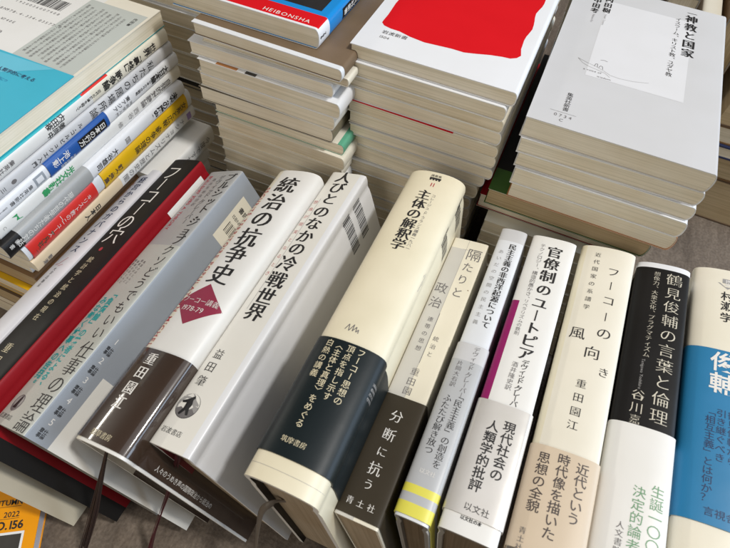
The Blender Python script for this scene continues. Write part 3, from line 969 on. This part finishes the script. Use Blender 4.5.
# ------------------------------------------------------------------ flat stacks behind
def stack(kind, group, xs, ys, zs, D, L, specs, rnd, bottom_label):
    out = []
    for i in range(len(zs) - 1):
        x, w = xs[i], zs[i] - zs[i + 1] - 0.25
        sp = specs[i]
        base, pg = sp[1], sp[2]
        DD = sp[5] if len(sp) > 5 else D
        k = Book('paperback_book', sp[0], group, w, L, DD, b=min(3.2, w * 0.3), p=2.3, t=0.55, rec=0.8,
                 wave=(rnd.uniform(-0.25, 0.15), rnd.uniform(-0.15, 0.15), 0) if i else (0, 0, 0))
        k.cover(base, sp[3] if len(sp) > 3 else (), rim=WHITE).block(pg)
        k.M = flat(x, ys[i], zs[i], DD, sp[4] if len(sp) > 4 else rnd.uniform(-0.5, 0.5))
        out.append(k)
    return out

rnd = random.Random(3)
ORD = ['topmost', 'second', 'third', 'fourth', 'fifth', 'sixth', 'seventh', 'eighth', 'ninth', 'tenth', 'eleventh', 'twelfth', 'thirteenth', 'fourteenth', 'fifteenth', 'sixteenth', 'seventeenth', 'eighteenth']
# middle stack with the red-fielded cover
gI = 'pocket paperbacks stacked flat under the red fielded cover'
zI = [218.5, 208.6, 198, 188.6, 178.4, 169.2, 159.6, 150.2, 139.6, 128.4, 117, 105, 93, 82, 70, 58, 47, 35, 23, 11.5, -14.8]
xI = [-12.5, -15.4, -14.6, -13.4, -12.6, -12.0, -11.0, -14.8, -16.9, -19, -18, -17, -16, -16, -16, -16, -16, -16, -16, -16]
yI = [267.8, 265.6, 267.4, 267.9, 266.8, 268.2, 267, 269, 267.4, 266.2] + [268 + (i * 37 % 5) * 0.5 for i in range(10)]
spI = []
for i in range(20):
    lab = 'white paperback with a big red field on its cover, on top of its stack' if i == 0 else ORD[i] + ' paperback from the top of the stack under the red fielded cover' if i < 18 else 'hidden paperback near the floor under the red fielded cover'
    spI.append((lab, WHITEC if i in (0, 1, 3, 7) else (IVORY if i % 3 else PALEGREY), PG_GREY if i < 2 else PG_TAN, ((-BIG, -34, 0, BIG, BRIGHTRED),) if i == 4 else (), 0.4 if i < 2 else rnd.uniform(-0.5, 0.9)))
S1 = stack('I', gI, xI, yI, zI, 105, 173, spI, rnd, '')
k = S1[0]
k.wave = (0, 0, 0)
h0 = k.h
rr = random.Random(5)
blob = []
def wob(n, p0, p1, amp, sd):
    r = random.Random(sd)
    o = []
    for i in range(n):
        f = i / n
        x, t = p0[0] + (p1[0] - p0[0]) * f, p0[1] + (p1[1] - p0[1]) * f
        nx, nt = -(p1[1] - p0[1]), (p1[0] - p0[0])
        l = math.hypot(nx, nt)
        a = amp * math.sin(f * 6.28 * 3.2 + sd) * (0.6 + 0.4 * r.random()) * min(1, 4 * f, 4 * (1 - f))
        o.append((x + nx / l * a, t + nt / l * a))
    return o
qL, qR, tB, tT = -h0 + 8.5, -h0 + 96.5, 147, 20
blob += wob(16, (qL, 140), (qL, 22), 1.0, 1)
blob += wob(12, (qL + 4, tT), (qR - 4, tT), 1.0, 2)
blob += wob(22, (qR, 24), (qR - 1, 134), 1.3, 3)
# lower edge read off the cover
blob += [(-h0 + 97.2, 136), (-h0 + 95.5, 139.5), (-h0 + 92, 142), (-h0 + 87, 142.6), (-h0 + 80, 144.3), (-h0 + 72, 147.2), (-h0 + 65, 149.4), (-h0 + 57, 149.3), (-h0 + 48, 150.2), (-h0 + 40, 151.0), (-h0 + 30, 149.6), (-h0 + 22, 147.2), (-h0 + 16, 147.0), (-h0 + 11, 145.6), (-h0 + 8.6, 143)]
k.poly(blob, BRIGHTRED)
k.ht('岩波新書', -h0 + 12.6, 152.2, 4.2, INK, 'm').ht('1504', -h0 + 12.6, 157.8, 3.6, GREYINK, 'm')
for k in S1:
    k.done().place(k.M)

# right stack with the pale grey cover
gS = 'pocket paperbacks stacked flat under the pale grey cover'
zS = [212.5, 198.4, 187.0, 175.8, 162.4, 148.4, 134, 121, 109, 97, 85, 73, 61, 49, 37, 25, 12.5, -14.8]
xS = [101.4, 103.0, 104.6, 106.2, 107.6, 98.6, 97, 100, 100, 100, 100, 100, 100, 100, 100, 100, 100]
yS = [259.8, 261.4, 260.6, 259.2, 260.8, 262.5, 270] + [260] * 10
bS = [PALEGREY, WHITEC, WHITEC, WHITEC, RUST, GREEN, RED] + [IVORY] * 10
spz = {1: (((-BIG, -60, 30, 125, TEAL), (-BIG, -60, 0, 64, KHAKI)), 1.7), 5: (((-BIG, BIG, 0, 151, BLACK),), 0.2), 6: (((-92, BIG, 0, BIG, KHAKI),), 0.2)}  # black on the green cover paints in the dark gap between stacks
pS = [PG_GREY, PG_GREY, PG_GREY, PG_GREY, PG_GREY, PG_WARM, PG_GREY] + [PG_TAN] * 10
spS = []
for i in range(17):
    lab = 'pale grey paperback with white square panel and boat drawing, atop its stack' if i == 0 else ORD[i] + ' paperback from the top of the stack under the pale grey cover'
    r_ = rnd.uniform(-0.3, 0.5) if i else 0.4
    spS.append((lab, bS[i], pS[i], spz[i][0] if i in spz else (), spz[i][1] if i in spz else r_, {5: 109, 6: 112}.get(i, 105.5)))
S2 = stack('S', gS, xS, yS, zS, 105.5, 173, spS, rnd, '')
k = S2[0]
k.wave = (0, 0, 0)
h0 = k.h
X = lambda x: -h0 + (x + 4.1)
T = lambda y: 173 - (y - 259.8)
k.patch(((X(19.6), T(412)), (X(78), T(412)), (X(78.2), T(315.5)), (X(19.6), T(315.5))), PANELWHITE, 2)
k.stroke([(X(73.5), T(424.5)), (X(80), T(424.5))], 0.5, INK, 0.12)
k.vt('神教と国家', X(76.8), T(421.5), 10.6, INK, 'M', 11.2, sx=0.8)
k.vt('イスラーム、キリスト教、ユダヤ教', X(68.2), T(414), 5.0, INK, 'm', 4.7, sx=0.86, dq=-0.05)
k.vt('内田樹', X(20.3), T(417), 7.0, INK, 'M', 7.6, sx=0.8).vt('中田考', X(12.6), T(412), 7.0, INK, 'M', 7.2, sx=0.8)
k.rt('Uchida Tatsuru', X(20.8), T(393), 2.3, PALEINK, 'm').rt('Nakata Ko', X(13.2), T(389), 2.3, PALEINK, 'm')
bow = [(12.5, 331.5), (16, 327.5), (20, 325.4), (26, 324), (31, 322.5), (34, 319.6)]
k.stroke([(X(a), T(b)) for a, b in bow], 0.24, PALEINK, 0.12)
k.stroke([(X(a), T(b)) for a, b in [(12.5, 331.5), (18, 329.2), (24, 327.4), (30, 324.6), (34, 322), (40, 321.4), (48, 322.4), (57, 325.4)]], 0.22, PALEINK, 0.12)
k.stroke([(X(a), T(b)) for a, b in [(23.4, 327.2), (23.9, 330.2), (25.0, 330.4), (25.3, 326.9)]], 0.35, GREYINK, 0.12)
k.stroke([(X(a), T(b)) for a, b in [(26.2, 326.8), (27.0, 329.4), (28.2, 329), (28.8, 325.9)]], 0.35, GREYINK, 0.12)
k.stroke([(X(a), T(b)) for a, b in [(26, 335.6), (28.4, 336.4), (30.4, 335.8)]], 0.35, GREYINK, 0.12)
k.ht('a voice of', X(17.5), T(321.6), 2.6, GREYINK, 'm').ht('wisdom', X(26.6), T(317.4), 2.6, GREYINK, 'm')
k.vt('集英社新書', X(15.2), T(293), 3.9, INK, 'm', 3.7)
k.stroke([(X(7), T(272.6)), (X(22), T(272.6))], 0.2, PALEINK, 0.12)
k.ht('0734', X(9.8), T(269.6), 3.6, GREYINK, 'm', 2.8).ht('C', X(13.4), T(265.6), 3.4, GREYINK, 'm')
for k in S2:
    k.done().place(k.M)

# stack with the blue cover, behind the left pile
gH = 'pocket paperbacks stacked flat under the blue bordered cover'
zH = [227, 214.0, 205.2, 199.2, 189.4, 177.4, 164.6, 152.6, 143.4, 132, 120.6, 109, 97, 85, 73, 61, 49, 37, 25, 12.5, -14.8]
xH = [-133.2, -112.6, -110.4, -119.6, -113.2, -118, -119.6, -112, -110] + [-112] * 11
yH = [257.2, 245.6, 251, 248.6, 245.2, 247.4, 248.4, 250, 247] + [248] * 11
bH = [CYAN, SHADETAN, IVORY, WHITEC, WHITEC, WHITE, KHAKI, IVORY, IVORY] + [IVORY, WHITE] * 6
spH = []
for i in range(20):
    lab = 'blue bordered paperback with dark picture and red foot band, on top of its stack' if i == 0 else ORD[i] + ' paperback from the top of the stack under the blue bordered cover' if i < 18 else 'hidden paperback near the floor under the blue bordered cover'
    zz = ()
    if i == 0:
        zz = [(-BIG, BIG, 158.5, BIG, BRIGHTRED), (-BIG, BIG, 171.2, BIG, WHITEC), (-6.0, BIG, 158.5, BIG, WHITEC)]
    if i == 1:
        zz = [(-BIG, BIG, 169.2, BIG, COOL)]  # pale strip painted as the lit front edge of the shaded cover
    if i == 7:
        zz = [(-8, BIG, 0, BIG, MINT)]
    spH.append((lab, bH[i], PG_TAN, zz, (0.2, -0.6, 0.3, 0.8, 0.2, -0.4)[i] if i < 6 else rnd.uniform(-0.8, 0.8)))
S3 = stack('H', gH, xH, yH, zH, 105, 173, spH, rnd, '')
k = S3[0]
k.wave = (0, 0, 0)
h0 = k.h
k.rect(-h0 + 6, -12.5, 8, 154, NIGHT, n=6)
k.ht('HEIBONSHA', -45, 167.5, 5.0, WHITEINK, 'g', gap=0.5)
k.patch(((-3.2, 112), (3.8, 112), (3.8, 140), (-3.2, 140)), BLACK, 6)
k.vt('平凡社新書', 0.3, 114, 4.6, WHITEINK, 'b', 4.8, lift=0.06)
k.vt('796', 0.4, 163.5, 3.4, INK, 'h', 2.4)
h4 = S3[4]
h4.rect(-h4.h + 14, -h4.h + 30, 160, 172.8, RUST, n=2).rect(-h4.h + 36, -h4.h + 44, 164, 172.8, NIGHT, n=2)
for k in S3:
    k.done().place(k.M)

# far stack in the shadow behind the pile
gF = 'paperbacks stacked flat behind the left pile'
zF = [201, 189.5, 177, 163.9, 151.4, 138.4, 125.4, 113, 109, 94, 82, 70, 58, 46, 34, 22, 11, -14.8]
xF = [-246, -256, -259, -261.5, -266, -267, -268, -262, -264] + [-262] * 8
spF = []
for i in range(17):
    spF.append((ORD[i] + ' paperback from the top of the shaded stack behind the left pile', (WHITE, WHITEC, COOL, IVORY, WHITE, IVORY, WHITE, BLACK)[i % 8], PG_TAN, (), rnd.uniform(-1.2, 1.2)))
S4 = stack('F', gF, xF, [303, 304, 302, 304, 305, 304, 303, 299, 304] + [303] * 8, zF, 105, 173, spF, rnd, '')
for k in S4:
    k.done().place(k.M)

# ------------------------------------------------------------------ things farther back at the right
gB = 'books in the dim row at the back'
for i, (x, y, w, zt, L, dep, base, pg, tilt) in enumerate((
        (20, 520, 22, 176, 150, 176, UMBER, PG_TAN, 2), (46, 518, 18, 170, 150, 168, KRAFT, PG_WARM, 3), (68, 522, 26, 182, 150, 180, UMBER, PG_TAN, 2),
        (100, 520, 16, 172, 150, 170, IVORY, PG_TAN, 4), (120, 518, 21, 180, 150, 177, KRAFT, PG_WARM, 3))):
    lab = ('umber book standing behind the grey covered stack', 'kraft brown book standing behind the grey covered stack', 'thick umber book standing behind the grey covered stack', 'slim ivory book standing among brown ones at the back', 'kraft brown book standing at the end of the back row')[i]
    k = Book('hardcover_book', lab, gB, w, L, dep, b=3, p=3, t=1.5, rec=1)
    k.cover(base, rim=BOARD).block(pg).done().place(standing(x, zt, tilt, y, w, dep))
for i, (x, y, zt, w, base, pg) in enumerate(((292, 498, 152, 26, KRAFT, PG_WARM), (296, 496, 125.6, 30, UMBER, PG_WARM), (290, 497, 95.2, 18, KRAFT, PG_TAN), (300, 494, 77, 13, NAVY, PG_TAN), (296, 497, 63.6, 26, KRAFT, PG_WARM), (298, 495, 37.2, 52, UMBER, PG_WARM))):
    k = Book('hardcover_book', ('kraft covered', 'umber covered', 'slim kraft covered', 'navy covered', 'tan edged kraft', 'lowest umber')[i] + ' book in the brown stack by the right edge at the back', 'books in the brown stack at the back', w, 190, 140, b=2, p=4, t=1.5, rec=1)
    k.cover(base, rim=base).block(pg).done().place(flat(x, y, zt, 140, rnd.uniform(-1, 1)))

# ------------------------------------------------------------------ magazine on the floor
mg = MB()
mr = bpy.data.objects.new('magazine', None)
COL.objects.link(mr)
tag(mr, 'orange covered magazine lying flat at the foot of the row with a dark picture', 'magazine')
Wm, Hm, Tm = 194, 255, 8.5
mr.matrix_world = Matrix.Translation((-0.2145, -0.0231, -0.0148)) @ Matrix.Rotation(math.radians(31.5), 4, 'Z') @ Matrix.Translation((-Wm * MM, -(Hm - 21) * MM, 0))
mk = Book.__new__(Book)
def box(mb, x0, x1, y0, y1, z0, z1, mat, skip=()):
    P = lambda x, y, z: (x, y, z)
    mb.quad(P(x0, y0, z1), P(x1, y0, z1), P(x1, y1, z1), P(x0, y1, z1), mat)
    mb.quad(P(x0, y0, z0), P(x0, y1, z0), P(x1, y1, z0), P(x1, y0, z0), mat)
    mb.quad(P(x0, y0, z0), P(x1, y0, z0), P(x1, y0, z1), P(x0, y0, z1), mat)
    mb.quad(P(x1, y0, z0), P(x1, y1, z0), P(x1, y1, z1), P(x1, y0, z1), mat)
    mb.quad(P(x1, y1, z0), P(x0, y1, z0), P(x0, y1, z1), P(x1, y1, z1), mat)
    mb.quad(P(x0, y1, z0), P(x0, y0, z0), P(x0, y0, z1), P(x0, y1, z1), mat)
box(mg, 0, Wm, 0, Hm, Tm - 0.4, Tm, ORANGE)
def mtext(txt, xr, y, size, mat, sty, pitch=None):
    """right-aligned line on the magazine cover"""
    ws = []
    for ch in txt:
        vs, fs, adv = glyph(ch, 0.0)
        ws.append((adv if vs else 0.3) * size * 1.0)
    x = xr - sum(ws)
    off, sh = STY[sty]
    for ch, wd in zip(txt, ws):
        vs, fs, adv = glyph(ch, off)
        i0 = len(mg.v)
        for vx, vy in vs:
            mg.v.append((x + vx * size, y + vy * size, Tm + 0.12))
        for f in fs:
            mg.face(tuple(i0 + q for q in f), mat)
        x += wd
mtext('AUTUMN', Wm - 13, Hm - 13.2, 5.2, INK, 'b')
mtext('2022', Wm - 13.5, Hm - 21.2, 5.0, INK, 'b')
mtext('NO.156', Wm - 9.5, Hm - 29.0, 7.4, INK, 'h')
for y in (14.4, 22.4):
    mg.quad((Wm - 46, Hm - y, Tm + 0.1), (Wm - 13.5, Hm - y, Tm + 0.1), (Wm - 13.5, Hm - y + 0.25, Tm + 0.1), (Wm - 46, Hm - y + 0.25, Tm + 0.1), INK)
mg.quad((14, 20, Tm + 0.08), (Wm - 8, 20, Tm + 0.08), (Wm - 8, Hm - 31, Tm + 0.08), (14, Hm - 31, Tm + 0.08), WHITEC)
mg.quad((16, 22, Tm + 0.16), (Wm - 9.6, 22, Tm + 0.16), (Wm - 9.6, Hm - 32.6, Tm + 0.16), (16, Hm - 32.6, Tm + 0.16), DPHOTO)
mg.build('cover', mr)
mg = MB()
box(mg, 0.2, Wm - 0.3, 0.3, Hm - 0.3, 0.45, Tm - 0.45, paper('pale_lilac_pages', (0.55, 0.55, 0.62), 0.6))
mg.build('page_block', mr)
mg = MB()
box(mg, 0, Wm + 0.6, 0, Hm, 0, 0.4, ORANGE)
mg.build('back_cover', mr)

# ------------------------------------------------------------------ ribbon bookmarks
def ribbon(book, pts, wd, mat, twist=0.0, strands=0):
    inv = book.root.matrix_world.inverted()
    mb = MB()
    # smooth the path
    P = [Vector(p) for p in pts]
    path = []
    for i in range(len(P) - 1):
        p0, p1, p2, p3 = P[max(0, i - 1)], P[i], P[i + 1], P[min(len(P) - 1, i + 2)]
        for j in range(8):
            t = j / 8
            path.append(0.5 * ((2 * p1) + (p2 - p0) * t + (2 * p0 - 5 * p1 + 4 * p2 - p3) * t * t + (3 * p1 - p0 - 3 * p2 + p3) * t ** 3))
    path.append(P[-1])
    n = len(path)
    view = Vector((0, 0, 400))
    def sweep(path, wfun, th, ph0):
        prev = None
        for i, c in enumerate(path):
            tg = (path[min(n - 1, i + 1)] - path[max(0, i - 1)]).normalized()
            side = tg.cross(Vector((0.25, -1, 0.25))).normalized()
            nrm = tg.cross(side).normalized()
            a = ph0 + twist * i / n
            sd = side * math.cos(a) + nrm * math.sin(a)
            nn = tg.cross(sd).normalized()
            w = wfun(i / (n - 1)) / 2
            ring = [c + sd * w + nn * th, c - sd * w + nn * th, c - sd * w - nn * th, c + sd * w - nn * th]
            ids = [mb.vert(tuple((inv @ (q * MM)) / MM)) for q in ring]
            if prev:
                for k in range(4):
                    mb.face((prev[k], prev[(k + 1) % 4], ids[(k + 1) % 4], ids[k]), mat, k % 2 == 0)
            else:
                mb.face(tuple(ids), mat)
            prev = ids
        mb.face(tuple(reversed(prev)), mat)
    sweep(path, wd, 0.12, 0.0)
    r = random.Random(9)
    for s in range(strands):
        a0, off = r.uniform(-1, 1), Vector((r.uniform(-1, 1), r.uniform(-1, 1), r.uniform(-0.3, 0.5)))
        pp = [c + off * (wd(i / (n - 1)) * (0.42 + 0.3 * max(0, i / n - 0.7))) for i, c in enumerate(path)]
        sweep(pp, lambda f: 0.5, 0.15, a0)
    return mb.build('ribbon_bookmark', book.root)
RIB = ink('dark_brown_ribbon', (0.030, 0.014, 0.012), 0.55)
RIBRED = ink('dark_red_ribbon', (0.075, 0.006, 0.012), 0.5)
RIBGREY = ink('taupe_ribbon', (0.15, 0.125, 0.10), 0.5)
ribbon(D, [(-136.2, 21, 125), (-143.6, 13.3, 100.0), (-152.7, 4.7, 70.0), (-158.8, -5.2, 45.0), (-164.9, -16.4, 20.0), (-171.2, -28.3, -5.0)], lambda f: 1.4 + 4.4 * min(1, f * 1.7) ** 1.5, RIB, 0.8, 14)
ribbon(E_, [(-104.4, 35.5, 122.0), (-111.5, 25.3, 88.0), (-118.5, 15.5, 58.0), (-125.3, 3.5, 28.0), (-131.5, -11.1, -5.0)], lambda f: 3.4 + 1.2 * f, RIBRED, 2.2, 3)
ribbon(F, [(-40.5, 41, 108), (-45.3, 38.2, 113.0), (-49.1, 34.4, 118.0), (-53.3, 29.6, 112.0), (-56.5, 23.4, 80.0), (-58.5, 14.7, 40.0)], lambda f: 3.6, RIBGREY, 1.0)
bpy.data.objects.remove(_fo)
bpy.data.curves.remove(_fc)
